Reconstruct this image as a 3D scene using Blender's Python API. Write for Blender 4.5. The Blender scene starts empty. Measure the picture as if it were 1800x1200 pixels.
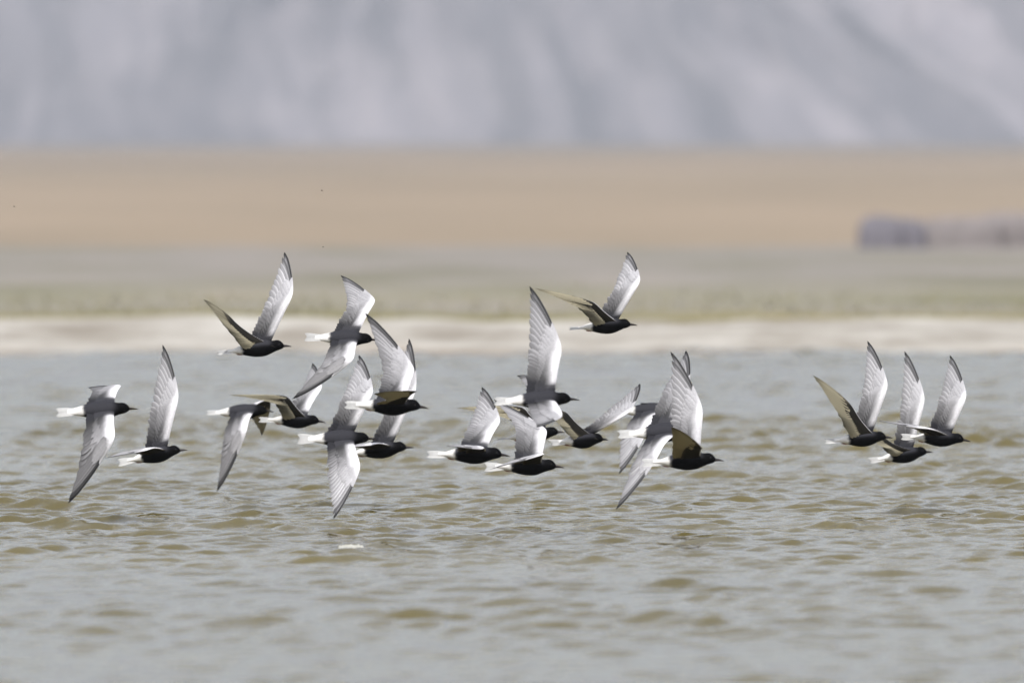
import bpy, math
import numpy as np
from mathutils import Vector, Matrix

# ------------------------------------------------------------------ camera
SC = bpy.context.scene
CAM_H = 0.98                      # camera height above the water (metres)
FOC = 30000.0                     # focal length in photo pixels (600 mm on 36 mm, 1800 px)
HORIZON = 330.0                   # photo row of eye level
TILT = math.atan((600.0 - HORIZON) / FOC)
FOCUS = 50.2
cd = bpy.data.cameras.new("camera")
cd.lens = 600.0
cd.sensor_width = 36.0
cd.clip_start = 0.5
cd.clip_end = 20000.0
cd.dof.use_dof = True
cd.dof.focus_distance = FOCUS
cd.dof.aperture_fstop = 9.2
cam = bpy.data.objects.new("camera", cd)
SC.collection.objects.link(cam)
cam.location = (0, 0, CAM_H)
cam.rotation_euler = (math.pi / 2 - TILT, 0, 0)
SC.camera = cam

# ------------------------------------------------------------------ sky and sun
SUN_EL = math.radians(52)
SUN_AZ = math.radians(192)        # clockwise from +Y: behind the camera, a little left
world = bpy.data.worlds.new("World")
SC.world = world
world.use_nodes = True
wn = world.node_tree
wn.nodes.clear()
sky = wn.nodes.new("ShaderNodeTexSky")
sky.sky_type = 'NISHITA'
sky.sun_disc = False
sky.sun_elevation = SUN_EL
sky.sun_rotation = SUN_AZ
sky.air_density = 1.0
sky.dust_density = 7.0
sky.ozone_density = 1.0
sky.altitude = 1500
bg = wn.nodes.new("ShaderNodeBackground")
bg.inputs["Strength"].default_value = 0.145
wo = wn.nodes.new("ShaderNodeOutputWorld")
pale = wn.nodes.new("ShaderNodeHueSaturation")     # milky summer sky: thin high haze over the whole dome
pale.inputs["Saturation"].default_value = 0.30
pale.inputs["Value"].default_value = 1.15
wn.links.new(sky.outputs[0], pale.inputs["Color"])
wn.links.new(pale.outputs[0], bg.inputs[0])
wn.links.new(bg.outputs[0], wo.inputs[0])

sl = bpy.data.lights.new("sun", 'SUN')
sl.energy = 3.1
sl.angle = math.radians(0.53)
sl.color = (1.0, 0.965, 0.91)
sun = bpy.data.objects.new("sun", sl)
SC.collection.objects.link(sun)
to_sun = Vector((math.sin(SUN_AZ) * math.cos(SUN_EL), math.cos(SUN_AZ) * math.cos(SUN_EL), math.sin(SUN_EL)))
sun.rotation_euler = to_sun.to_track_quat('Z', 'Y').to_euler()
sun.location = (30, -40, 80)

SC.view_settings.view_transform = 'Standard'
SC.view_settings.look = 'None'
SC.view_settings.exposure = 0.50
SC.view_settings.gamma = 1.0
SC.render.engine = 'CYCLES'
SC.cycles.use_denoising = True
SC.cycles.max_bounces = 8
SC.cycles.volume_bounces = 0

# ------------------------------------------------------------------ helpers
rng = np.random.default_rng(7)
COL = SC.collection


def mesh_np(name, V, F, mats, smooth=True, attrs=None):
    """V (n,3), F (m,4) quads or list of faces; attrs {name: (n,3) point colours}."""
    me = bpy.data.meshes.new(name)
    V = np.asarray(V, dtype=np.float32)
    if isinstance(F, np.ndarray):
        k = F.shape[1]
        me.vertices.add(len(V))
        me.vertices.foreach_set("co", V.ravel())
        me.loops.add(F.size)
        me.loops.foreach_set("vertex_index", F.ravel().astype(np.int32))
        me.polygons.add(len(F))
        me.polygons.foreach_set("loop_start", np.arange(0, F.size, k, dtype=np.int32))
        me.update(calc_edges=True)
    else:
        me.from_pydata([tuple(v) for v in V], [], F)
    if smooth:
        me.polygons.foreach_set("use_smooth", np.ones(len(me.polygons), dtype=bool))
    for an, a in (attrs or {}).items():
        a = np.asarray(a, dtype=np.float32)
        at = me.color_attributes.new(an, 'FLOAT_COLOR', 'POINT')
        rgba = np.ones((len(V), 4), dtype=np.float32)
        rgba[:, :3] = a
        at.data.foreach_set("color", rgba.ravel())
    for m in (mats if isinstance(mats, (list, tuple)) else [mats]):
        me.materials.append(m)
    me.update()
    return me


def link(name, me, parent=None):
    o = bpy.data.objects.new(name, me)
    COL.objects.link(o)
    if parent is not None:
        o.parent = parent
    return o


def grid_faces(nr, nc, off=0, flip=False, wrap=False):
    r = np.arange(nr - 1)[:, None]
    cN = nc if wrap else nc - 1
    c = np.arange(cN)[None, :]
    c2 = (c + 1) % nc
    a = r * nc + c; b = r * nc + c2; d = (r + 1) * nc + c; e = (r + 1) * nc + c2
    q = np.stack([a, b, e, d], -1) if not flip else np.stack([a, d, e, b], -1)
    return (q.reshape(-1, 4) + off).astype(np.int32)


def smooth01(a, b, x):
    t = np.clip((np.asarray(x, dtype=float) - a) / (b - a), 0, 1)
    return t * t * (3 - 2 * t)


def lerp(a, b, t):
    return a + (b - a) * t


def vnoise(x, y, seed=0):
    """smooth value noise on arrays"""
    def h(i, j):
        n = np.sin(i * 127.1 + j * 311.7 + seed * 74.7) * 43758.5453
        return n - np.floor(n)
    xi = np.floor(x); yi = np.floor(y)
    fx = x - xi; fy = y - yi
    fx = fx * fx * fx * (fx * (fx * 6 - 15) + 10); fy = fy * fy * fy * (fy * (fy * 6 - 15) + 10)
    return lerp(lerp(h(xi, yi), h(xi + 1, yi), fx), lerp(h(xi, yi + 1), h(xi + 1, yi + 1), fx), fy)


def fbm(x, y, seed=0, oct=4, gain=0.5):
    s = 0; a = 1.0; n = 0
    for o in range(oct):
        s = s + a * vnoise(x * 2 ** o, y * 2 ** o, seed + o * 13)
        n += a; a *= gain
    return s / n


def pix(x, y, Y):
    """world point seen at photo pixel (x, y) at distance Y from the camera"""
    a = math.atan((600.0 - y) / FOC) - TILT
    return np.array([(x - 900.0) / FOC * Y, Y, CAM_H + math.tan(a) * Y])


def row_z(row, D):
    return CAM_H + (HORIZON - row) / FOC * D


# ------------------------------------------------------------------ materials
def new_mat(name):
    m = bpy.data.materials.new(name)
    m.use_nodes = True
    nt = m.node_tree
    b = nt.nodes["Principled BSDF"]
    return m, nt, b


def N(nt, kind, **kw):
    n = nt.nodes.new(kind)
    for k, v in kw.items():
        setattr(n, k, v)
    return n


def ramp(nt, stops):
    r = nt.nodes.new("ShaderNodeValToRGB")
    el = r.color_ramp.elements
    while len(el) > 1:
        el.remove(el[-1])
    el[0].position = stops[0][0]; el[0].color = (*stops[0][1], 1)
    for p, c in stops[1:]:
        e = el.new(p); e.color = (*c, 1)
    return r


def noise_node(nt, scale, detail=4, rough=0.55, stretch=(1, 1, 1), coord="Object", dist=0.0):
    tc = N(nt, "ShaderNodeTexCoord")
    mp = N(nt, "ShaderNodeMapping")
    mp.inputs["Scale"].default_value = stretch
    nt.links.new(tc.outputs[coord], mp.inputs[0])
    n = N(nt, "ShaderNodeTexNoise")
    n.inputs["Scale"].default_value = scale
    n.inputs["Detail"].default_value = detail
    n.inputs["Roughness"].default_value = rough
    n.inputs["Distortion"].default_value = dist
    nt.links.new(mp.outputs[0], n.inputs["Vector"])
    return n


def bump(nt, src, strength, dist, bsdf):
    b = N(nt, "ShaderNodeBump")
    b.inputs["Strength"].default_value = strength
    b.inputs["Distance"].default_value = dist
    nt.links.new(src, b.inputs["Height"])
    nt.links.new(b.outputs[0], bsdf.inputs["Normal"])
    return b


def mat_water():
    m, nt, b = new_mat("turbid_water")
    n = noise_node(nt, 0.35, 3, 0.5)
    r = ramp(nt, [(0.3, (0.086, 0.070, 0.025)), (0.7, (0.112, 0.092, 0.036))])
    nt.links.new(n.outputs[0], r.inputs[0])
    nt.links.new(r.outputs[0], b.inputs["Base Color"])
    b.inputs["Roughness"].default_value = 0.07
    b.inputs["IOR"].default_value = 1.333
    b.subsurface_method = 'BURLEY'                 # silt-laden water: light spreads below the surface
    b.inputs["Subsurface Weight"].default_value = 1.0
    b.inputs["Subsurface Radius"].default_value = (1.0, 0.9, 0.6)
    b.inputs["Subsurface Scale"].default_value = 0.25
    n2 = noise_node(nt, 22.0, 3, 0.6, stretch=(1.0, 1.0, 1.0))
    bump(nt, n2.outputs[0], 0.5, 0.004, b)
    return m


def mat_beach():
    m, nt, b = new_mat("salt_crusted_sand")
    n = noise_node(nt, 1.0, 4, 0.6, stretch=(1.3, 0.22, 1))
    r = ramp(nt, [(0.30, (0.195, 0.165, 0.128)), (0.42, (0.275, 0.246, 0.206)), (0.54, (0.37, 0.342, 0.302)), (0.70, (0.465, 0.442, 0.402))])
    nt.links.new(n.outputs[0], r.inputs[0])
    at = N(nt, "ShaderNodeVertexColor"); at.layer_name = "zone"
    mx = N(nt, "ShaderNodeMix", data_type='RGBA', blend_type='MULTIPLY')
    mx.inputs[0].default_value = 1.0
    nt.links.new(r.outputs[0], mx.inputs[6])
    nt.links.new(at.outputs[0], mx.inputs[7])
    nt.links.new(mx.outputs[2], b.inputs["Base Color"])
    b.inputs["Roughness"].default_value = 0.9
    n2 = noise_node(nt, 3.0, 6, 0.65)
    bump(nt, n2.outputs[0], 0.5, 0.05, b)
    return m


def mat_meadow():
    m, nt, b = new_mat("grey_green_steppe")
    n = noise_node(nt, 1.0, 4, 0.6, stretch=(0.35, 0.05, 1))
    r = ramp(nt, [(0.30, (0.140, 0.130, 0.075)), (0.42, (0.185, 0.170, 0.120)), (0.58, (0.222, 0.200, 0.160)), (0.72, (0.275, 0.235, 0.190))])
    nt.links.new(n.outputs[0], r.inputs[0])
    at = N(nt, "ShaderNodeVertexColor"); at.layer_name = "zone"
    mx = N(nt, "ShaderNodeMix", data_type='RGBA', blend_type='MULTIPLY')
    mx.inputs[0].default_value = 1.0
    nt.links.new(r.outputs[0], mx.inputs[6])
    nt.links.new(at.outputs[0], mx.inputs[7])
    nt.links.new(mx.outputs[2], b.inputs["Base Color"])
    b.inputs["Roughness"].default_value = 0.95
    n2 = noise_node(nt, 2.0, 6, 0.65)
    bump(nt, n2.outputs[0], 0.6, 0.1, b)
    return m


def mat_plain():
    m, nt, b = new_mat("dry_tan_plain")
    n = noise_node(nt, 1.0, 5, 0.6, stretch=(0.035, 0.0035, 1))
    r = ramp(nt, [(0.30, (0.190, 0.148, 0.102)), (0.5, (0.246, 0.189, 0.129)), (0.72, (0.300, 0.226, 0.158))])
    nt.links.new(n.outputs[0], r.inputs[0])
    nt.links.new(r.outputs[0], b.inputs["Base Color"])
    b.inputs["Roughness"].default_value = 0.95
    n2 = noise_node(nt, 0.5, 6, 0.65)
    bump(nt, n2.outputs[0], 0.5, 0.3, b)
    return m


def mat_mountain():
    m, nt, b = new_mat("scree_and_rock")
    at = N(nt, "ShaderNodeVertexColor"); at.layer_name = "rock"
    n = noise_node(nt, 0.08, 6, 0.65, stretch=(1, 0.5, 0.5))
    r = ramp(nt, [(0.3, (0.80, 0.80, 0.82)), (0.7, (1.2, 1.18, 1.15))])
    nt.links.new(n.outputs[0], r.inputs[0])
    mx = N(nt, "ShaderNodeMix", data_type='RGBA', blend_type='MULTIPLY')
    mx.inputs[0].default_value = 1.0
    nt.links.new(at.outputs[0], mx.inputs[6])
    nt.links.new(r.outputs[0], mx.inputs[7])
    nt.links.new(mx.outputs[2], b.inputs["Base Color"])
    b.inputs["Roughness"].default_value = 0.95
    bump(nt, n.outputs[0], 0.7, 2.0, b)
    return m


def mat_plumage(name, rough, scale, strength, transl=0.0, sheen=0.0, spec=0.15):
    m, nt, b = new_mat(name)
    at = N(nt, "ShaderNodeVertexColor"); at.layer_name = "pigment_shade"
    n = noise_node(nt, scale, 4, 0.6)
    r = ramp(nt, [(0.25, (0.86, 0.86, 0.86)), (0.75, (1.12, 1.12, 1.12))])
    nt.links.new(n.outputs[0], r.inputs[0])
    mx = N(nt, "ShaderNodeMix", data_type='RGBA', blend_type='MULTIPLY')
    mx.inputs[0].default_value = 1.0
    nt.links.new(at.outputs[0], mx.inputs[6])
    nt.links.new(r.outputs[0], mx.inputs[7])
    nt.links.new(mx.outputs[2], b.inputs["Base Color"])
    b.inputs["Roughness"].default_value = rough
    b.inputs["Specular IOR Level"].default_value = spec
    b.inputs["Sheen Weight"].default_value = sheen
    bump(nt, n.outputs[0], strength, 0.002, b)
    if transl > 0:
        t = N(nt, "ShaderNodeBsdfTranslucent")
        nt.links.new(mx.outputs[2], t.inputs[0])
        ms = N(nt, "ShaderNodeMixShader")
        ms.inputs[0].default_value = transl
        nt.links.new(b.outputs[0], ms.inputs[1])
        nt.links.new(t.outputs[0], ms.inputs[2])
        nt.links.new(ms.outputs[0], nt.nodes["Material Output"].inputs[0])
    return m


def mat_simple(name, col, rough, spec=0.5, nscale=40.0):
    m, nt, b = new_mat(name)
    n = noise_node(nt, nscale, 3, 0.5)
    r = ramp(nt, [(0.3, tuple(c * 0.85 for c in col)), (0.7, tuple(min(1, c * 1.12) for c in col))])
    nt.links.new(n.outputs[0], r.inputs[0])
    nt.links.new(r.outputs[0], b.inputs["Base Color"])
    b.inputs["Roughness"].default_value = rough
    b.inputs["Specular IOR Level"].default_value = spec
    return m


M_WATER = mat_water(); M_BEACH = mat_beach(); M_MEADOW = mat_meadow(); M_PLAIN = mat_plain(); M_MOUNT = mat_mountain()
M_BODY = mat_plumage("body_plumage", 0.72, 260.0, 0.5, spec=0.045)
M_COVERT = mat_plumage("covert_plumage", 0.7, 190.0, 0.6)
M_FLIGHT = mat_plumage("flight_feather", 0.6, 300.0, 0.3, transl=0.28, spec=0.08)
M_BEAK = mat_simple("beak_horn", (0.012, 0.007, 0.007), 0.42)
M_EYE = mat_simple("eye_gloss", (0.006, 0.005, 0.005), 0.06, 0.8)
M_FOOT = mat_simple("red_foot", (0.14, 0.022, 0.016), 0.5)
M_FOAM = mat_simple("foam", (0.44, 0.43, 0.385), 0.6)
M_ROCKD = mat_simple("dark_rock", (0.140, 0.132, 0.150), 0.9, 0.2, 6.0)
M_ROCKP = mat_simple("pale_rock", (0.192, 0.172, 0.170), 0.9, 0.2, 6.0)
M_GRASS = mat_simple("olive_grass", (0.19, 0.17, 0.085), 0.8, 0.2, 5.0)
M_BUG = mat_simple("insect_shell", (0.03, 0.02, 0.015), 0.4)
M_BUGW = mat_simple("insect_wing", (0.45, 0.43, 0.38), 0.4)

# ------------------------------------------------------------------ water
SHORE = 99.7


def axis_coords(knots):
    out = []
    for a, b, s in knots:
        n = max(1, int(round((b - a) / s)))
        out += list(np.linspace(a, b, n, endpoint=False))
    out.append(knots[-1][1])
    return np.array(out)


def shore_edge(x):
    return SHORE + 1.6 * (fbm(x * 0.25 + 50, x * 0 + 3.0, 3, 3) - 0.5) + 8.0 * (fbm(x * 0.011 + 9, x * 0 + 1.0, 5, 2) - 0.5) * smooth01(6, 60, np.abs(x))


wx_half = axis_coords([(0, 1.9, 0.016), (1.9, 3.6, 0.06), (3.6, 4.2, 0.12), (4.2, 12, 0.3), (12, 60, 3), (60, 900, 60)])
wx = np.concatenate([-wx_half[:0:-1], wx_half])
wy = axis_coords([(-400, -40, 40), (-40, 20, 2.0), (20, 32, 0.12), (32, 44, 0.028), (44, 57, 0.014), (57, 72, 0.026), (72, 106, 0.055)])
GX, GY = np.meshgrid(wx, wy)
DX = np.gradient(wx)[None, :]; DY = np.gradient(wy)[:, None]
RES = np.maximum(DX, DY)
GZ = np.zeros_like(GX)
wr = np.random.default_rng(21)
# wind waves: from long to short, spread about the wind, fanning wider when short
WAVES = []
for lam, amp, cnt, spread in ((2.2, 0.0024, 5, 0.6), (1.25, 0.0016, 7, 0.8), (0.75, 0.0011, 10, 1.0), (0.45, 0.00118, 14, 1.2), (0.29, 0.0012, 18, 1.3), (0.18, 0.00095, 18, 1.4), (0.105, 0.00066, 16, 1.6), (0.066, 0.00040, 14, 1.6)):
    for k in range(cnt):
        WAVES.append((lam * wr.uniform(0.78, 1.28), amp * wr.uniform(0.6, 1.4), 1.15 + wr.normal() * spread * 0.6, wr.uniform(0, 6.283)))
HX = np.zeros_like(GX)
for lam, amp, th, ph in WAVES:
    k = 2 * math.pi / lam
    w = np.clip(lam / (2.2 * RES) - 1.0, 0, 1)
    if w.max() <= 0:
        continue
    c = k * math.cos(th) * GX + k * math.sin(th) * GY + ph
    s = np.sin(c)
    GZ += w * amp * s
# patches of livelier and calmer ripples
gust = 0.25 + 1.5 * fbm(GX * 0.22 + 11, GY * 0.10 + 7, 31, 3)
GZ *= gust * lerp(1.12, 1.08, smooth01(36, 47, GY))
# sharpen the crests a little
GZ = GZ + 9.0 * GZ * np.abs(GZ) * (GZ > 0)
# calm towards the shore
GZ *= lerp(1.0, 0.55, smooth01(75, 100, GY)) * lerp(1.0, 1.3, smooth01(56, 66, GY))
me = mesh_np("water", np.stack([GX, GY, GZ], -1).reshape(-1, 3), grid_faces(len(wy), len(wx)), M_WATER)
water = link("water", me); water["kind"] = "structure"

# ------------------------------------------------------------------ land
lx_half = axis_coords([(0, 8, 0.16), (8, 12, 0.4), (12, 60, 2.0), (60, 3200, 60)])
lx = np.concatenate([-lx_half[:0:-1], lx_half])


def land_z(x, d):
    # beach rises 0.1 m in 12 m, flat steppe to 250 m, then a slow rise to the foot of the mountains
    z = np.interp(d, [90, 99.7, 104, 112, 118, 250, 420, 800, 1500, 3000, 6100], [-0.10, 0.0, 0.05, 0.10, 0.13, 0.13, 0.36, 1.2, 3.2, 7.6, 16.4])
    return z + (fbm(x * 0.8, d * 0.15, 2, 3) - 0.5) * (0.05 * smooth01(99, 104, d) + 0.07 * np.exp(-((d - 107) / 5.0) ** 2)) + (fbm(x * 0.01, d * 0.004, 8, 3) - 0.5) * 1.0 * smooth01(300, 1200, d)


def strip(name, d0, d1, n, mat, power=1.0, zone=None):
    t = np.linspace(0, 1, n) ** power
    X = np.repeat(lx[None, :], n, 0)
    A = d0(lx)[None, :]; B = d1(lx)[None, :]
    D = A + (B - A) * t[:, None]
    Z = land_z(X, D)
    at = {"zone": zone(X, D).reshape(-1, 3)} if zone else None
    me = mesh_np(name, np.stack([X, D, Z], -1).reshape(-1, 3), grid_faces(n, len(lx)), mat, attrs=at)
    o = link(name, me); o["kind"] = "structure"
    return o


b_beach = lambda x: 113.0 + 6.0 * (fbm(x * 1.1, x * 0, 12, 4) - 0.5)
b_mead = lambda x: 252.0 + 46.0 * (fbm(x * 0.05 + 4, x * 0, 17, 3) - 0.5)


def beach_zone(X, D):
    wet = smooth01(103.5, 100.0, D + 5.0 * (fbm(X * 0.9 + 2, D * 0.1, 23, 3) - 0.5)) * smooth01(0.35, 0.6, fbm(X * 0.55 + 7, D * 0.05, 29, 3))
    tint = np.array([0.66, 0.56, 0.46])
    return 1 - wet[..., None] * (1 - tint)


strip("beach", lambda x: shore_edge(x) * 0 + 92.0, b_beach, 60, M_BEACH, 1.0, beach_zone)


def meadow_zone(X, D):
    near = 1 - smooth01(0.0, 7.0, D - b_beach(X))
    mid = np.exp(-((D - 132.0 - 5 * (fbm(X * 0.2, D * 0, 4, 2) - .5)) / 6.0) ** 2)
    base = np.ones(X.shape + (3,))
    olive = np.array([0.88, 0.83, 0.42]); green = np.array([0.95, 0.98, 0.70])
    base = base * (1 - near[..., None]) + olive * near[..., None]
    base = base * (1 - 0.4 * mid[..., None]) + green * 0.4 * mid[..., None]
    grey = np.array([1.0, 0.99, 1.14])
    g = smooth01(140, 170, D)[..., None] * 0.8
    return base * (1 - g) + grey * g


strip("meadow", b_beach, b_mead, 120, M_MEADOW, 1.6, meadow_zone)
strip("plain", b_mead, lambda x: x * 0 + 6200.0, 140, M_PLAIN, 2.4)

# low grass along the landward side of the beach: uncountable, one mesh
gr = np.random.default_rng(3)
nb = 9000
gx = gr.uniform(-26, 26, nb); gd = b_beach(gx) + np.abs(gr.normal(size=nb)) * 14.0 - 0.4
gz = land_z(gx, gd)
clump = vnoise(gx * 2.3, gd * 0.8, 44) > 0.30
gx, gd, gz = gx[clump], gd[clump], gz[clump]
nb = len(gx)
hgt = gr.uniform(0.015, 0.05, nb); an = gr.uniform(0, 6.28, nb); lean = gr.normal(size=(nb, 2)) * 0.05
wv = np.stack([np.cos(an), np.sin(an)], -1) * 0.012
P0 = np.stack([gx - wv[:, 0], gd - wv[:, 1], gz - 0.01], -1); P1 = np.stack([gx + wv[:, 0], gd + wv[:, 1], gz - 0.01], -1)
P2 = np.stack([gx + lean[:, 0], gd + lean[:, 1], gz + hgt], -1)
me = mesh_np("grass", np.concatenate([P0, P1, P2]), np.stack([np.arange(nb), np.arange(nb) + nb, np.arange(nb) + 2 * nb], -1).astype(np.int32), M_GRASS)
o = link("grass", me); o["kind"] = "stuff"; o["label"] = "low olive grass along the landward edge of the white beach"; o["category"] = "grass"

# ------------------------------------------------------------------ mountain
mx_half = axis_coords([(0, 130, 1.1), (130, 260, 5), (260, 1600, 40)])
mxs = np.concatenate([-mx_half[:0:-1], mx_half])
mv = np.concatenate([np.linspace(0, 50, 60), np.linspace(53, 300, 40)])
MX, MV = np.meshgrid(mxs, mv)
BASE = 6000.0
MS = 2.0
# gullies run straight down on the left and slant down to the right on the right
slant = lerp(0.03, 0.75, smooth01(-10, 80, MX + 0.4 * MV))
U = MX + slant * MV + 9.0 * (fbm(MX * 0.07, MV * 0.07, 61, 4) - 0.5)
g1 = fbm(U * 0.060 + 3.1, MV * 0.016 + 2, 71, 4)
g2 = fbm(U * 0.20, MV * 0.035, 77, 4)
g3 = fbm(MX * 0.025 + 5, MV * 0.03 + 1, 79, 4)
ridge = (1 - np.abs(2 * g1 - 1) * 1.6)
prot = 9.0 * (ridge - 0.5) * smooth01(-4, 30, MV) + 6.0 * (g2 - 0.5) * smooth01(-2, 12, MV) + 26 * (g3 - 0.5) * smooth01(0, 60, MV)
crest = 150 + 120 * fbm(mxs * 0.004 + 2, mxs * 0, 91, 4)
MZ = land_z(MX * MS, np.full_like(MX, BASE)) - 2.0 + MS * MV / 300.0 * crest[None, :]
MY = BASE + MS * (MV * 1.15 - prot + 14 * (fbm(MX * 0.015, MX * 0, 95, 2) - 0.5))
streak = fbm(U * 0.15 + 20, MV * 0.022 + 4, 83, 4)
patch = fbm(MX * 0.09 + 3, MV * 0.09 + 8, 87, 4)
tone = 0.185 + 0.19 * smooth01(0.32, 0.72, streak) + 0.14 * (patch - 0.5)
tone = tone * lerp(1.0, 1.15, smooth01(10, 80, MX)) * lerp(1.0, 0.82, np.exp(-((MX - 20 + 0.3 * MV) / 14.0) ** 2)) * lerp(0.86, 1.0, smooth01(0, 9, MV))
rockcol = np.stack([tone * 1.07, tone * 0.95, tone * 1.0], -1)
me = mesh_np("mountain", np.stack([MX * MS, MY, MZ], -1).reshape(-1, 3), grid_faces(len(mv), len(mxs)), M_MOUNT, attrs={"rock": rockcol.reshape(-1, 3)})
o = link("mountain", me); o["kind"] = "structure"


# ------------------------------------------------------------------ rocks on the far plain
def boulder(name, lumps, mat, seed, label, group):
    """one weathered outcrop: merged rounded lumps on a common base, built about its own centre"""
    c0 = np.array(lumps[0][0])
    V = []; F = []; off = 0
    na, nr = 22, 10
    for (c, r) in lumps:
        th = np.linspace(0, 2 * math.pi, na, endpoint=False)[None, :]; ph = np.linspace(0, math.pi * 0.62, nr)[:, None]
        d = np.stack([np.sin(ph) * np.cos(th), np.sin(ph) * np.sin(th), np.cos(ph) + 0 * th], -1)
        p = np.sign(d) * np.abs(d) ** 0.38
        wob = 1 + 0.16 * (fbm(d[..., 0] * 2.2 + seed + c[0], d[..., 1] * 2.2 + d[..., 2] * 1.7, seed, 4) - 0.5)
        P = p * wob[..., None] * np.array(r) + (np.array(c) - c0)
        V.append(P.reshape(-1, 3)); F.append(grid_faces(nr, na, off, True, True)); off += na * nr
    me = mesh_np(name, np.concatenate(V), np.concatenate(F), mat)
    o = link(name, me); o.location = c0
    o["label"] = label; o["category"] = "rock"; o["group"] = group
    return o


def on_land(px, D):
    x = (px - 900) / FOC * D
    return np.array([x, D, float(land_z(np.array([x]), np.array([D]))[0]) - 0.05])


RD = 238.0
u = RD / FOC
boulder("rock_outcrop", [(on_land(1548, RD), (40 * u, 40 * u, 62 * u)), (on_land(1595, RD + .1), (34 * u, 36 * u, 58 * u))], M_ROCKD, 5,
        "dark blue-grey blocky rock on the far plain, left end of the rocks", "rocks at the edge of the far plain")
boulder("rock_outcrop", [(on_land(1690, RD + 3), (76 * u, 50 * u, 60 * u)), (on_land(1800, RD + 3.3), (90 * u, 50 * u, 66 * u)), (on_land(1900, RD + 3), (70 * u, 50 * u, 60 * u))], M_ROCKP, 9,
        "long paler grey rock bank right of the dark rock, running out of frame", "rocks at the edge of the far plain")

# ------------------------------------------------------------------ terns
MPP = 1.0 / 600.0        # one nominal pixel (photo pixel at 50 m) in metres


def nrm(v):
    v = np.asarray(v, dtype=float)
    return v / max(1e-9, np.linalg.norm(v))


# body profile, nominal px along the bird's axis: x, centre height, up, down, half width
BODY = np.array([
    (47.5, 2.4, 0.8, 0.8, 0.8), (46.2, 2.6, 3.2, 2.8, 2.6), (44.0, 3.0, 5.8, 4.8, 4.6), (41.0, 3.6, 8.2, 6.6, 6.5), (37.0, 4.0, 9.6, 8.0, 8.0), (33.0, 4.0, 9.8, 8.9, 8.6),
    (27.5, 3.6, 9.3, 10.2, 8.9), (21.0, 3.4, 10.6, 12.4, 11.2), (14.0, 3.2, 12.0, 14.4, 13.6), (6.0, 3.0, 12.6, 15.4, 15.0), (-3.0, 2.8, 12.4, 15.2, 15.0), (-12.0, 2.6, 11.4, 13.8, 13.8),
    (-21.0, 2.2, 9.8, 11.4, 11.8), (-30.0, 1.6, 7.9, 8.6, 9.6), (-38.0, 1.0, 5.8, 6.0, 7.8), (-46.0, 0.6, 3.6, 3.6, 6.4), (-53.0, 0.2, 1.7, 1.6, 5.4), (-58.0, 0.0, 0.5, 0.5, 4.0)])


def body_mesh(sc, seed):
    xs = np.concatenate([np.linspace(47.5, 30, 14), np.linspace(28.5, -58, 30)])
    o = np.argsort(BODY[:, 0])
    P = [np.interp(xs, BODY[o, 0], BODY[o, i]) for i in range(1, 5)]
    for i in range(4):                       # soften the stations
        q = P[i].copy(); q[1:-1] = 0.25 * P[i][:-2] + 0.5 * P[i][1:-1] + 0.25 * P[i][2:]; P[i] = q
    P[1] = P[1] * lerp(1.04, 1.10, smooth01(40, 15, xs)); P[2] = P[2] * lerp(1.03, 1.10, smooth01(40, 15, xs)); P[3] = P[3] * 1.06
    zc, up, dn, hw = P
    na = 24
    a = np.linspace(0, 2 * math.pi, na, endpoint=False)
    ca, sa = np.cos(a), np.sin(a)
    X = np.repeat(xs[:, None], na, 1)
    Yl = hw[:, None] * ca[None, :]
    Zl = zc[:, None] + np.where(sa[None, :] > 0, up[:, None], dn[:, None]) * sa[None, :]
    wob = 1 + 0.035 * (fbm(X * 0.22 + seed, a[None, :] * 1.3, seed, 3) - 0.5)
    Yl = Yl * wob; Zl = zc[:, None] + (Zl - zc[:, None]) * wob
    V = np.stack([X, Yl, Zl], -1).reshape(-1, 3)
    F = grid_faces(len(xs), na, 0, False, True)
    # pigment: black head and underparts, slate mantle, white rump and vent
    edge = -30.5 + 3.5 * (vnoise(a[None, :] * 3.0 + 0 * X, X * 0.0 + seed, 3) - 0.5) + np.where(sa[None, :] < 0, 1.5, 0) * np.abs(sa[None, :])
    white = smooth01(2.4, -2.4, X - edge)
    back = smooth01(0.05, 0.55, sa[None, :]) * smooth01(30, 16, X)
    black = np.array([0.0028, 0.0028, 0.0034]); slate = np.array([0.032, 0.032, 0.038])
    col = black + (slate - black) * back[..., None]
    col = col * (1 - white[..., None]) + np.array([0.60, 0.59, 0.575]) * white[..., None]
    return mesh_np("body", V * MPP * sc, F, M_BODY, attrs={"pigment_shade": col.reshape(-1, 3)})


def lathe_x(name, prof, mat, sc, squash=1.0, na=10):
    """prof: (x, z, r) nominal px"""
    prof = np.array(prof, dtype=float)
    a = np.linspace(0, 2 * math.pi, na, endpoint=False)
    X = np.repeat(prof[:, 0][:, None], na, 1)
    Y = prof[:, 2][:, None] * np.cos(a)[None, :] * squash
    Z = prof[:, 1][:, None] + prof[:, 2][:, None] * np.sin(a)[None, :]
    V = np.stack([X, Y, Z], -1).reshape(-1, 3) * MPP * sc
    return mesh_np(name, V, grid_faces(len(prof), na, 0, False, True), mat)


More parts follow.
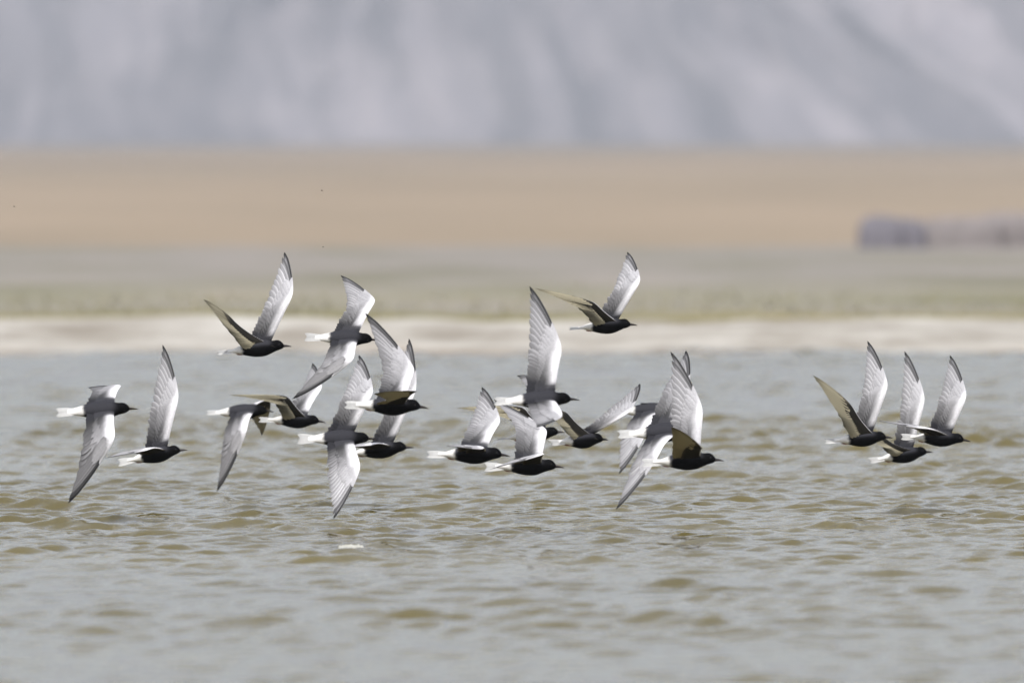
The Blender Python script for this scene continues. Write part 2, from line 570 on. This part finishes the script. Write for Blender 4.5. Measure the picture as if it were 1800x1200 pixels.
def feather_geo(P0, C, P1, side, wid, up, tilt, thick, topc, botc, nst=8, lead_frac=0.36, tipround=0.16):
    """one feather along the bezier P0-C-P1. side: unit vector towards its leading vane.
    topc/botc(t, s) -> colour; s in -1 (trailing vane) .. 1 (leading vane)."""
    t = np.linspace(0, 1, nst)
    t = 1 - (1 - t) ** 1.25
    pts = (1 - t)[:, None] ** 2 * P0 + 2 * (t * (1 - t))[:, None] * C + t[:, None] ** 2 * P1
    tan = 2 * (1 - t)[:, None] * (C - P0) + 2 * t[:, None] * (P1 - C)
    tan /= np.linalg.norm(tan, axis=1)[:, None]
    w = wid * (0.55 + 0.45 * smooth01(0, 0.25, t)) * np.sqrt(np.clip((1.0 - t) / tipround, 0, 1) * np.clip(2 - (1 - t) / tipround, 0, 1) * (t > 1 - tipround) + (t <= 1 - tipround) * 1.0)
    w = np.maximum(w, wid * 0.04)
    S = side - (tan @ side)[:, None] * tan
    S /= np.maximum(1e-9, np.linalg.norm(S, axis=1))[:, None]
    Nn = np.cross(tan, S)
    Nn *= np.sign(Nn @ up)[:, None]
    ct, st = math.cos(tilt), math.sin(tilt)
    S2 = S * ct + Nn * st
    N2 = Nn * ct - S * st
    cols = np.array([-1.0, -0.5, 0.0, 0.55, 1.0])
    offs = np.where(cols < 0, cols * (1 - lead_frac) * 1.0, cols * lead_frac)          # wider trailing vane
    camber = 0.06 * (1 - cols ** 2)
    top = pts[:, None, :] + S2[:, None, :] * (w[:, None] * offs[None, :])[..., None] + N2[:, None, :] * (w[:, None] * camber[None, :] + thick * (1 - 0.8 * np.abs(cols))[None, :])[..., None]
    bot = pts[:, None, :] + S2[:, None, :] * (w[:, None] * offs[None, :])[..., None] + N2[:, None, :] * (w[:, None] * camber[None, :] - thick * (1 - 0.8 * np.abs(cols))[None, :])[..., None]
    T, Sg = np.meshgrid(t, cols, indexing="ij")
    ctop = topc(T, Sg); cbot = botc(T, Sg)
    V = np.concatenate([top.reshape(-1, 3), bot.reshape(-1, 3)])
    Cc = np.concatenate([ctop.reshape(-1, 3), cbot.reshape(-1, 3)])
    n = nst * 5
    F = np.concatenate([grid_faces(nst, 5, 0), grid_faces(nst, 5, n, True)])
    # make sure the top sheet faces up
    a, b, c = V[F[0][0]], V[F[0][1]], V[F[0][2]]
    if np.dot(np.cross(b - a, c - a), N2[0]) < 0:
        F = F[:, ::-1].copy()
    return V, F, Cc


def grey(v, tint=(1.0, 0.985, 1.03)):
    return np.asarray(v)[..., None] * np.array(tint)


def scapular(V, C, px, n_top):
    """slate scapulars: the dark mantle runs out on to the wing roots (upper side only)"""
    r = np.sqrt(V[:n_top, 1] ** 2 + (V[:n_top, 2] - 3 * px) ** 2) / px
    w = fbm(V[:n_top, 0] / px * 0.25 + 9, V[:n_top, 1] / px * 0.25, 5, 2) - 0.5
    m = smooth01(34.0, 20.5, r + 5.0 * w + 0.22 * (V[:n_top, 0] / px))[:, None]
    C[:n_top] = C[:n_top] * (1 - m) + np.array([0.032, 0.032, 0.038]) * m
    return C


def make_wing(root, S, R, W, T, E, right, sc, seed, spread, shade=1.0):
    """all points in bird-local metres. Returns the wing part; flight feathers are its sub-parts."""
    rs = np.random.default_rng(seed)
    px = MPP * sc
    sgn = 1.0 if right else -1.0
    span = nrm(W - S)
    chord = nrm((E - W) + (R - S) * 0.6)
    dors_arm = nrm(np.cross(chord, span) * sgn)
    hand = T - W
    dors_hand = nrm(np.cross(nrm(E - W), nrm(hand)) * sgn)
    hd = nrm(hand)
    lead_dir = nrm(nrm(W - E) - np.dot(nrm(W - E), hd) * hd * 0.8)

    # ---------- smooth leading and trailing edges, parameter 0 (root) .. 1 (wrist) .. 2 (tip)
    n1, n2 = 40, 60
    ua = np.linspace(0, 1, n1, endpoint=False)[:, None]
    th_ = np.linspace(0, 1, n2)[:, None]
    Wp = W + lead_dir * 2.5 * px + nrm(W - S) * 1.5 * px
    hand_ctrl = (Wp + T) / 2 + lead_dir * 12 * px
    arm = S + (Wp - S) * ua - nrm(S - R) * np.sin(np.pi * ua) * 1.0 * px + dors_arm * np.sin(np.pi * ua * 0.9) * 4.0 * px
    hnd = (1 - th_) ** 2 * Wp + 2 * th_ * (1 - th_) * hand_ctrl + th_ ** 2 * T
    Lc = np.concatenate([arm, hnd]); par = np.concatenate([ua[:, 0], 1 + th_[:, 0]])
    tra = R + (E - R) * ua + dors_arm * np.sin(np.pi * ua * 0.9) * 2.0 * px
    cE = (E + T) / 2 + lead_dir * 2.5 * px
    trh = (1 - th_) ** 2 * E + 2 * th_ * (1 - th_) * cE + th_ ** 2 * T
    Tc = np.concatenate([tra, trh])

    def relax(Q, it):
        Q = Q.copy()
        for _ in range(it):
            Q[1:-1] = 0.25 * Q[:-2] + 0.5 * Q[1:-1] + 0.25 * Q[2:]
        return Q
    Lc = relax(Lc, 40); Tc = relax(Tc, 90)

    def curve(Q, u):
        u = np.atleast_1d(np.asarray(u, dtype=float))
        out = np.stack([np.interp(u, par, Q[:, k]) for k in range(3)], -1)
        lo = u < 0
        if lo.any():
            out[lo] = Q[0] + (Q[4] - Q[0]) / (par[4] - par[0]) * u[lo][:, None]
        return out
    lead = lambda u: curve(Lc, u)
    trail = lambda u: curve(Tc, u)

    def dorsal(u):
        b = smooth01(0.75, 1.35, np.atleast_1d(u))[:, None]
        d = dors_arm[None] * (1 - b) + dors_hand[None] * b
        return d / np.maximum(1e-6, np.linalg.norm(d, axis=1))[:, None]

    # ---------- covert surface (arm plus base of the hand), closed top and underside
    UE = 1.40
    uu = np.concatenate([np.linspace(-0.14, 1.0, 16), np.linspace(1.0, UE, 13)[1:]])
    nv = 9
    vs = np.linspace(0, 1, nv) ** 1.2
    q = np.clip((uu - 1) / (UE - 1), 0, 1)
    A = lead(uu)
    Tr = trail(np.clip(uu - 0.10 * smooth01(0.6, 1.2, uu), -0.14, 2))
    wf = np.interp(uu, [-0.14, 0.0, 0.7, 1.0], [0.72, 0.72, 0.62, 0.56])
    Bq = A + (Tr - A) * wf[:, None]
    wend = A[-1] - lead_dir * 1.5 * px
    k0 = 15
    Bh = Bq[k0] + (wend - Bq[k0]) * (q ** 1.0)[:, None]
    Bq = np.where((uu > 1.0)[:, None], Bh, Bq)
    Nn = dorsal(uu)
    th = np.where(uu <= 1, np.interp(uu, [-0.14, 0, 0.6, 1.0], [5.0, 4.2, 3.0, 2.3]), 2.3 * (1 - q) + 0.9) * px
    P = A[:, None, :] + (Bq - A)[:, None, :] * vs[None, :, None]
    prof_t = np.sqrt(vs) * (1 - vs) * 2.2 + 0.60 * vs
    prof_b = np.sqrt(vs) * (1 - vs) * 1.1 + 0.60 * vs
    lump = (fbm(uu[:, None] * 9 + seed, vs[None, :] * 6, seed, 3) - 0.5) * 0.30 * vs[None, :]
    top = P + Nn[:, None, :] * (th[:, None] * (prof_t[None, :] + lump))[..., None]
    bot = P - Nn[:, None, :] * (th[:, None] * prof_b[None, :])[..., None]
    Ug, Vg = np.meshgrid(uu, vs, indexing="ij")
    nzv = fbm(Ug * 7 + seed, Vg * 9, seed + 5, 3) - 0.5
    base = lerp(0.024, 0.27, smooth01(0.12, 1.10, Ug + 0.20 * nzv - 0.22 * (Vg - 0.5)))
    base = lerp(base, 0.36, smooth01(0.85, 1.3, Ug))
    wh = smooth01(0.62, 0.08, Vg + 0.22 * nzv + 0.50 * smooth01(0.90, 1.30, Ug) - 0.10 * smooth01(0.2, 0.9, Ug)) * smooth01(0.10, 0.26, Ug + 0.1 * nzv)
    val = lerp(base, 0.68, wh)
    ctop = grey(val)
    ub = 0.010 + 0.02 * np.clip(nzv, 0, 1) + 0.16 * smooth01(1.05, 1.45, Ug + 0.3 * nzv) + 0.05 * smooth01(0.93, 1.0, Vg)
    cbot = grey(ub, (1.0, 0.86, 0.62))
    rim = smooth01(0.07, 0.0, Vg) * smooth01(0.05, 0.15, Ug)
    cbot = cbot * (1 - rim[..., None]) + grey(0.65 * np.ones_like(Vg)) * rim[..., None]
    nr = len(uu)
    V = np.concatenate([top.reshape(-1, 3), bot.reshape(-1, 3)])
    Cc = np.concatenate([ctop.reshape(-1, 3), cbot.reshape(-1, 3)])
    F = np.concatenate([grid_faces(nr, nv, 0), grid_faces(nr, nv, nr * nv, True)])
    Cc = scapular(V, Cc, px, nr * nv)
    f0 = F[5 * (nv - 1) + 3]
    if np.dot(np.cross(V[f0[1]] - V[f0[0]], V[f0[2]] - V[f0[0]]), dors_arm) < 0:
        F = F[:, ::-1].copy()
    wing = link("wing", mesh_np("wing", V, F, M_COVERT, attrs={"pigment_shade": Cc}), root)

    # ---------- flight feathers: one continuous fan of 12 secondaries and 10 primaries
    ns, npn = 12, 10
    for j in range(ns + npn):
        sec = j < ns
        if sec:
            u = (j + 0.5) / ns
            ub_ = u * 0.88 - 0.16
            ut = u * 1.02
            qf = 0.0
        else:
            i = j - ns
            qf = i / (npn - 1)
            ub_ = lerp(0.72, 1.26, qf ** 0.9)
            ut = 1.06 + 0.94 * qf ** spread
        dn_ = dorsal(np.array([0.5 * (ub_ + ut)]))[0]
        lb = lead(ub_)[0]; tb = trail(ub_)[0]
        b0 = lb + (tb - lb) * lerp(0.40, 0.12, smooth01(0.8, 1.3, ub_))
        if ub_ > 1.0:
            b0 = lb - lead_dir * lerp(15, 3.0, smooth01(1.0, 1.26, ub_)) * px
        b0 = b0 - dn_ * 1.0 * px
        tip = trail(ut)[0]
        nxt = nrm(trail(min(2, ut + 0.05))[0] - trail(ut - 0.05)[0])
        jit = rs.normal() * 1.3 * px
        tip = tip + (chord * jit if sec else nrm(tip - b0) * jit * (0 if j == ns + npn - 1 else 1))
        ax = nrm(tip - b0)
        side = nrm(span * (1 - smooth01(0.6, 1.5, ut)) + hd * (1 - smooth01(1.0, 1.5, ut)) * 0.6 + lead_dir * smooth01(1.0, 1.6, ut))
        Ln = np.linalg.norm(tip - b0)
        C = (b0 + tip) / 2 + side * (0.6 + 5.5 * qf) * px + dn_ * 1.2 * px
        dusk = smooth01(0.72, 0.97, qf)
        gcol = (lerp(0.030, 0.29, smooth01(0.08, 1.0, u)) if sec else lerp(0.36, 0.49, qf)) * shade * rs.uniform(0.92, 1.08)

        def tc(Tt, Ss, g=gcol, d=dusk, q_=qf, isec=sec):
            v = g * (1.0 + 0.28 * smooth01(0.25, 1.0, Ss) - 0.50 * smooth01(-0.15, -0.8, Ss))  # trailing vane darkened to paint the shadow line under the overlapping feather's edge
            v = np.where(np.abs(Ss) < 0.1, v * 0.72, v)
            if isec:
                return grey(v * (1 + 0.25 * smooth01(0.85, 1, Tt)))
            tipd = smooth01(0.62, 0.97, Tt) * (0.10 + 0.90 * d)
            outer = d ** 0.7 * smooth01(-0.75, -0.1, Ss) * 0.95
            dk = np.clip(np.maximum(tipd, outer), 0, 1)
            v = v * (1 - dk) + 0.008 * dk
            if d > 0.3:      # pale leading rim of the outer feathers
                v = np.where(Ss > 0.9, lerp(v, 0.30, 0.6 * smooth01(0.9, 0.5, Tt)), v)
            return grey(v)

        def bc(Tt, Ss, g=(0.32 if sec else 0.38), d=dusk, isec=sec):
            v = g * (1 + 0.25 * smooth01(0.0, -1.0, Ss) - 0.22 * (np.abs(Ss) < 0.1) - 0.25 * smooth01(0.3, 1.0, Ss))
            dk = smooth01(0.55, 1.0, Tt) * (0.05 if isec else 0.15 + 0.55 * d)
            return grey(v * (1 - dk) + 0.05 * dk, (1.0, 0.90, 0.64))
        wd = (11.5 if sec else lerp(12.5, 8.5, qf)) * px
        Vf, Ff, Cf = feather_geo(b0, C, tip, side, wd, dn_, math.radians(rs.uniform(2.5, 6.5)), 0.22 * px, tc, bc, nst=(7 if sec else 10),
                                 lead_frac=(0.42 if sec else lerp(0.42, 0.26, qf)), tipround=(0.20 if sec else lerp(0.18, 0.26, qf)))
        Cf = scapular(Vf, Cf, px, len(Vf) // 2)
        # greater coverts: short feathers lying over the bases of the flight feathers
        if sec or i < 8:
            cl = rs.uniform(0.92, 1.08)
            if sec:
                c0 = lb + (tb - lb) * 0.36 + dn_ * 2.0 * px
                lt = lead(u)[0]; tt_ = trail(u)[0]
                c1 = lt + (tt_ - lt) * 0.70 * cl + dn_ * 1.9 * px
                cg = lerp(0.022, 0.235, smooth01(0.12, 1.05, u)) * rs.uniform(0.94, 1.06)
            else:
                c0 = b0 + dn_ * 2.6 * px
                c1 = b0 + (tip - b0) * lerp(0.55, 0.34, qf) * cl + dn_ * 1.9 * px
                cg = lerp(0.26, 0.35, qf) * shade ** 0.5 * rs.uniform(0.92, 1.08)
            ctc = lambda Tt, Ss, g=cg: grey(g * (1 + 0.18 * smooth01(0.2, 1, Ss) - 0.22 * smooth01(-0.2, -1, Ss)) * (1 + 0.12 * smooth01(0.8, 1, Tt)))
            cbc = lambda Tt, Ss, g=cg: grey(0.5 * g * np.ones_like(Ss))
            Vc, Fc, Ccv = feather_geo(c0, (c0 + c1) / 2 + dn_ * 0.6 * px, c1, side, 8.6 * px, dn_, math.radians(4), 0.15 * px, ctc, cbc, nst=5, lead_frac=0.48, tipround=0.35)
            Ccv = scapular(Vc, Ccv, px, len(Vc) // 2)
            link("covert_feather", mesh_np("covert_feather", Vc, Fc, M_COVERT, attrs={"pigment_shade": Ccv}), wing)
        nm = "secondary_feather" if sec else "primary_feather"
        link(nm, mesh_np(nm, Vf, Ff, M_FLIGHT, attrs={"pigment_shade": Cf}), wing)
    return wing


L_ARM, L_HAND, CH = 70 * MPP, 128 * MPP, 54 * MPP


def make_tern(idx, D, bill, tail, roll, near, far, label, yaw=1, tailspread=1.0, gsp=(1.0, 1.0), tailroll=0, shade=1.0):
    """bill/tail: photo pixels of the bill tip and the tail end; near/far: (wrist, wing tip, trailing edge at wrist, depth signs)"""
    B2 = pix(bill[0], bill[1], D); A2 = pix(tail[0], tail[1], D)
    L = 136 * MPP
    d2 = np.linalg.norm(B2 - A2)
    sc = min(1.12, max(1.0, d2 / L)) if d2 > L else max(0.93, d2 / L)
    L *= sc
    dy = math.sqrt(max(0.0, L * L - d2 * d2)) * yaw
    B3 = B2 + np.array([0, dy * 0.5, 0]); A3 = A2 - np.array([0, dy * 0.5, 0])
    f = nrm(B3 - A3)
    up0 = nrm(np.array([0, 0, 1.0]) - f[2] * f)
    n0 = np.cross(f, up0)
    r = math.radians(roll)
    up = math.cos(r) * up0 + math.sin(r) * n0
    n = math.cos(r) * n0 - math.sin(r) * up0
    C = A3 + f * (76.0 / 136.0) * L                    # body origin between the wing roots
    Mw = np.stack([f, -n, up], 1)                      # local x forward, y to the bird's left, z up
    loc = lambda p: Mw.T @ (np.asarray(p) - C)
    px = MPP * sc
    root = bpy.data.objects.new("tern", None)
    COL.objects.link(root)
    root.empty_display_size = 0.05
    root.matrix_world = Matrix(((*Mw[0], C[0]), (*Mw[1], C[1]), (*Mw[2], C[2]), (0, 0, 0, 1)))
    root["label"] = label; root["category"] = "bird"; root["group"] = "terns flying low over the water"
    body = link("body", body_mesh(sc, idx * 3 + 1), root)
    link("beak", lathe_x("beak", [(43.0, 2.5, 3.0), (46, 2.5, 2.9), (49, 2.3, 2.4), (53, 1.8, 1.85), (57, 1.0, 1.2), (60, 0.1, 0.55), (61, -0.2, 0.1)], M_BEAK, sc, 0.75), body)
    for s in (-1, 1):
        e = link("eye", lathe_x("eye", [(-1.3, 0, 0.05), (-1.1, 0, 0.75), (-0.6, 0, 1.2), (0, 0, 1.4), (0.6, 0, 1.2), (1.1, 0, 0.75), (1.3, 0, 0.05)], M_EYE, sc), body)
        e.location = (38.2 * px, s * 6.6 * px, 6.6 * px)
        ft = link("foot", lathe_x("foot", [(-28, -7.2, 0.5), (-31, -8.0, 0.8), (-33.5, -7.9, 0.85), (-35.5, -7.3, 1.1), (-38, -6.8, 1.25), (-40, -6.6, 0.8), (-41.5, -6.5, 0.2)], M_FOOT, sc, 0.8, 8), body)
        ft.location = (0, s * 2.0 * px, 0.6 * px)
    # wings
    wings = []
    for right, kp, sp in ((True, near, gsp[0]), (False, far, gsp[1])):
        side = -1.0 if right else 1.0
        S = np.array([21.5, side * 9.0, 8.0]) * px
        R = np.array([-25.0, side * 9.0, 5.5]) * px
        sY = -1.0 if right else 1.0
        (w2, t2, e2) = kp[:3]
        sg = kp[3] if len(kp) > 3 else (1, 1, 0)
        Sw = Mw @ S + C

        def at_len(base, p2, Ln, sign):
            q = pix(p2[0], p2[1], base[1])
            dd = np.linalg.norm(q - base)
            if sign == 0 or dd >= Ln:
                return q
            y = base[1] + sY * sign * math.sqrt(Ln * Ln - dd * dd)
            return pix(p2[0], p2[1], y)
        Ww = at_len(Sw, w2, L_ARM * sc, sg[0])
        Tw = at_len(Ww, t2, L_HAND * sc, sg[1])
        Ew = at_len(Ww, e2, CH * sc, sg[2])
        wings.append(make_wing(root, S, R, loc(Ww), loc(Tw), loc(Ew), right, sc, idx * 17 + (3 if right else 11), sp, shade))
    # tail: coverts wedge plus ten feathers in a shallow fork
    V = []
    cov = [(-34, 7.4, 6.0), (-42, 6.6, 3.8), (-50, 6.0, 2.1), (-57, 5.2, 1.1), (-63, 3.6, 0.35)]
    na = 14
    a = np.linspace(0, 2 * math.pi, na, endpoint=False)
    for (x, w, h) in cov:
        V.append(np.stack([np.full(na, x), w * np.cos(a), 0.4 + h * np.sin(a)], -1))
    V = np.concatenate(V) * px
    tl = link("tail", mesh_np("tail", V, grid_faces(len(cov), na, 0, False, True), M_COVERT, attrs={"pigment_shade": np.tile([0.60, 0.59, 0.575], (len(V), 1))}), root)
    tl.rotation_euler = (math.radians(tailroll), 0, 0)
    ntf = 10
    rt = np.random.default_rng(idx + 400)
    for k in range(ntf):
        s = (k - (ntf - 1) / 2) / ((ntf - 1) / 2)
        b0 = np.array([-42.0, s * 4.8, 0.2 + 0.5 * (1 - abs(s))]) * px
        tipp = np.array([-72.0 - 4.0 * abs(s) ** 1.6 + rt.uniform(-.6, .6), s * 10.0 * tailspread, -0.3 + 0.8 * (1 - abs(s))]) * px
        Cc = (b0 + tipp) / 2 + np.array([0, s * 0.6, 0.9]) * px
        wv_ = rt.uniform(0.52, 0.64)
        tc = lambda Tt, Ss, g=wv_: grey(g * (1 - 0.28 * smooth01(0.0, -1.0, Ss) - 0.15 * (np.abs(Ss) < 0.1)) * (1 - 0.18 * smooth01(0.7, 1.0, Tt)), (1, 0.995, 0.985))
        bc = lambda Tt, Ss, g=wv_: grey(g * 0.97 * np.ones_like(Ss), (1, 0.99, 0.97))
        sd = np.array([0, 1.0 if s >= 0 else -1.0, 0])
        Vf, Ff, Cf = feather_geo(b0, Cc, tipp, sd, 5.8 * px, np.array([0, 0, 1.0]), math.radians(-6), 0.2 * px, tc, bc, nst=6, lead_frac=0.45, tipround=0.16)
        link("tail_feather", mesh_np("tail_feather", Vf, Ff, M_FLIGHT, attrs={"pigment_shade": Cf}), tl)
    return root


# (distance, bill, tail, roll, near wing (wrist, tip, trailing edge), far wing, label)
TERNS = [
    (49.5, (242, 719), (98, 725), 50, ((201, 766), (120, 884), (146, 792)), ((212, 679), (155, 681), (165, 689), (1, 1, 1)),
     "leftmost tern, back turned to camera, one grey wing hanging straight down"),
    (51.2, (329, 791), (207, 813), 6, ((262, 790), (185, 805), (212, 794), (1, 1, 0)), ((312, 703), (286, 606), (266, 712)),
     "second tern from the left, one wing raised straight up, other swept back over its tail"),
    (51.5, (512, 609), (382, 620), 2, ((412, 565), (358, 527), (398, 578), (1, 1, 1)), ((512, 522), (500, 443), (466, 536)),
     "higher left tern over the white beach, wings in a wide V, near wing underside showing"),
    (51.6, (667, 599), (535, 592), 45, ((621, 630), (514, 701), (566, 644)), ((659, 530), (599, 484), (613, 535)),
     "banking tern seen from above over the white beach, wings bent in an S, forked tail"),
    (54.0, (481, 724), (362, 725), 32, ((433, 752), (381, 864), (392, 778)), ((474, 704), (460, 766), (446, 738), (1, 1, 1)),
     "tern with both wings drooping, near wing pointing down, far wing hanging behind its head"),
    (53.2, (572, 743), (454, 737), 0, ((508, 697), (401, 694), (482, 706), (1, 1, 1)), ((563, 686), (549, 638), (533, 680), (1, 1, 1)),
     "tern whose slim olive near wing stretches flat to the left, beside the drooping-winged tern"),
    (48.9, (662, 772), (522, 771), 52, ((632, 818), (586, 912), (577, 842)), ((653, 693), (631, 624), (605, 690)),
     "banking tern with bright white wing pointing straight down, lowest wing tip left of centre"),
    (47.9, (753, 718), (605, 711), 12, ((734, 689), (657, 692), (684, 704), (1, 1, 1)), ((728, 652), (642, 550), (676, 650), (1, 1, 0)),
     "tern with tall grey wing leaning left and dark near wing folded toward camera"),
    (52.2, (727, 787), (597, 799), 8, ((655, 782), (562, 789), (603, 784), (1, 1, 0)), ((728, 692), (719, 595), (690, 700)),
     "tern half hidden behind two others, head low, dark-tipped wing rising behind grey wing"),
    (48.5, (896, 802), (750, 798), 8, ((848, 789), (784, 784), (799, 781), (1, 1, 0)), ((877, 744), (847, 680), (823, 750)),
     "tern with short fanned wing raised, near wing edge-on, left of the central banking tern"),
    (47.4, (1018, 703), (868, 705), 42, ((987, 729), (943, 751), (932, 727), (1, 1, 1)), ((986, 616), (931, 503), (929, 622)),
     "large central tern, back to camera, tallest wing rising to a dark tip, slate mantle"),
    (49.7, (991, 822), (851, 820), 4, ((957, 798), (860, 825), (905, 807), (1, 1, 0)), ((961, 757), (868, 702), (908, 748)),
     "low central tern with wing bent back up behind white tail, white near wing edge-on"),
    (52.6, (993, 760), (873, 772), -6, ((922, 716), (802, 717), (896, 735), (1, 1, 1)), ((962, 672), (909, 660), (935, 690), (1, 1, 0)),
     "tern mostly hidden behind the central one, only head, tail tip and wing tips showing"),
    (50.6, (1069, 774), (967, 777), 0, ((1000, 729), (955, 722), (983, 745), (1, 1, 1)), ((1102, 726), (1125, 674), (1061, 727), (1, 1, 0)),
     "small tern right of centre with far wing reaching right, near wing dark olive beneath"),
    (49.2, (1233, 759), (1085, 763), 48, ((1159, 794), (1083, 895), (1112, 816)), ((1206, 688), (1206, 616), (1168, 684)),
     "banking tern whose head is hidden behind a raised wing, near wing sweeping down"),
    (48.1, (1272, 810), (1128, 813), 3, ((1233, 789), (1180, 750), (1183, 784), (1, 1, 1)), ((1234, 724), (1179, 618), (1181, 738)),
     "tern with tall pale wing straight up and olive underside of near wing, right of centre"),
    (52.6, (1200, 724), (1073, 722), 35, ((1136, 755), (1088, 833), (1090, 768)), ((1190, 718), (1198, 768), (1181, 748), (1, 1, 0)),
     "tern mostly hidden behind the banking one, only dark back and drooping fanned wing showing"),
    (51.0, (1569, 770), (1449, 775), 2, ((1500, 717), (1429, 660), (1474, 728), (1, 1, 1)), ((1559, 681), (1525, 599), (1518, 688)),
     "left of the three right-hand terns, wings in a V, dark underside of near wing"),
    (52.2, (1640, 795), (1527, 809), 4, ((1562, 775), (1520, 762), (1548, 784), (1, 1, 1)), ((1624, 705), (1590, 617), (1584, 716)),
     "lowest of the three right-hand terns, in the middle, one slim pale wing raised"),
    (51.2, (1706, 776), (1583, 767), 4, ((1620, 753), (1541, 739), (1578, 742), (1, 1, 0)), ((1697, 700), (1670, 624), (1652, 700)),
     "rightmost tern, raised wing with separated dark outer feathers, near wing edge-on"),
    (51.8, (1120, 572), (999, 577), 0, ((1047, 533), (941, 507), (1017, 540), (1, 1, 1)), ((1123, 497), (1103, 443), (1080, 503)),
     "highest right tern over the white beach, slim near wing stretched left, wings in a V"),
]
for i, (D, bl, tl, rl, nw, fw, lb) in enumerate(TERNS):
    make_tern(i + 1, D, bl, tl, rl, nw, fw, lb, tailroll=((18, 34, 26, 40)[i % 4] if rl < 20 else 0), tailspread=(0.75, 0.95, 0.55, 0.85, 0.65)[i % 5],
              gsp=((0.95, 1.05, 1.12, 0.9)[i % 4], (1.08, 0.92, 1.0)[i % 3]),
              shade={0: 0.62, 4: 0.72, 7: 0.85, 10: 0.9, 6: 1.15, 2: 1.12, 20: 1.12}.get(i, 0.98))

# ------------------------------------------------------------------ small things
def water_z(x, y):
    i = int(np.clip(np.searchsorted(wx, x), 1, len(wx) - 1)); j = int(np.clip(np.searchsorted(wy, y), 1, len(wy) - 1))
    return float(GZ[j, i])


def foam(px0, row, label):
    """one rumpled raft of froth riding the waves"""
    D = CAM_H * FOC / (row - HORIZON)
    x0 = (px0 - 900) / FOC * D
    nu, nv_ = 40, 24
    U_, V_ = np.meshgrid(np.linspace(-1, 1, nu), np.linspace(-1, 1, nv_))
    outline = 1 - (U_ ** 2 * 0.9 + V_ ** 2 * 0.9) - 0.9 * (fbm(U_ * 2.3 + 3, V_ * 1.5, 5, 3) - 0.35)
    X = U_ * 0.034; Y_ = V_ * 0.10
    Wz = np.vectorize(water_z)(x0 + X, D + Y_)
    Z = Wz + 0.003 + np.clip(outline, -0.6, 0.7) * 0.008 + 0.016 * (fbm(U_ * 5, V_ * 5, 9, 3) - 0.5)
    o = link("foam_patch", mesh_np("foam_patch", np.stack([X, Y_, Z], -1).reshape(-1, 3), grid_faces(nv_, nu), M_FOAM))
    o.location = (x0, D, 0)
    o["label"] = label; o["category"] = "foam"


foam(617, 963, "small whitish patch of foam floating on the water, left of centre")


def insect(px0, row, D, s, label):
    r = bpy.data.objects.new("insect", None); COL.objects.link(r)
    r.location = pix(px0, row, D); r.empty_display_size = 0.01
    r["label"] = label; r["category"] = "insect"; r["group"] = "tiny flying insects"
    link("body", lathe_x("insect_body", [(-2, -.3, .1), (-1.4, -.2, .6), (-0.4, 0, .8), (.4, 0, .55), (1, 0, .8), (1.6, 0, .6), (2, -.1, .15)], M_BUG, s, 1.0, 8), r)
    for sg in (-1, 1):
        V = np.array([(0.6, 0, .6), (-.4, sg * 1.4, 1.2), (-1.6, sg * 2.2, 1.5), (-1.9, sg * 1.3, 1.3), (-1.0, sg * .3, .8)]) * MPP * s
        link("wing", mesh_np("insect_wing", V, [(0, 1, 2, 3, 4)], M_BUGW, smooth=False), r)


insect(694, 953, 49.6, 1.5, "tiny dark insect just above the water, right of the foam patch")
insect(566, 335, 50.5, 0.9, "upper of two tiny dark insects above the higher left tern")
insect(568, 434, 50.0, 0.7, "lower of two tiny dark insects, between the two terns over the beach")
insect(25, 363, 50.3, 0.8, "tiny dark insect against the tan plain at the left edge")

# ------------------------------------------------------------------ haze
def haze_box():
    m = bpy.data.materials.new("haze_air"); m.use_nodes = True
    nt = m.node_tree; nt.nodes.clear()
    out = nt.nodes.new("ShaderNodeOutputMaterial")
    v = nt.nodes.new("ShaderNodeVolumePrincipled")
    v.inputs["Color"].default_value = (0.84, 0.90, 1.0, 1)
    v.inputs["Density"].default_value = 2.3e-4
    v.inputs["Anisotropy"].default_value = 0.3
    nt.links.new(v.outputs[0], out.inputs["Volume"])
    x0, x1, y0, y1, z0, z1 = -3500, 3500, -500, 7400, -1.6, 640
    V = [(x, y, z) for z in (z0, z1) for y in (y0, y1) for x in (x0, x1)]
    F = [(0, 2, 3, 1), (4, 5, 7, 6), (0, 1, 5, 4), (2, 6, 7, 3), (0, 4, 6, 2), (1, 3, 7, 5)]
    o = link("haze", mesh_np("haze", V, F, m, smooth=False))
    o["kind"] = "stuff"; o["label"] = "pale blue air haze over lake and plain"; o["category"] = "haze"


haze_box()
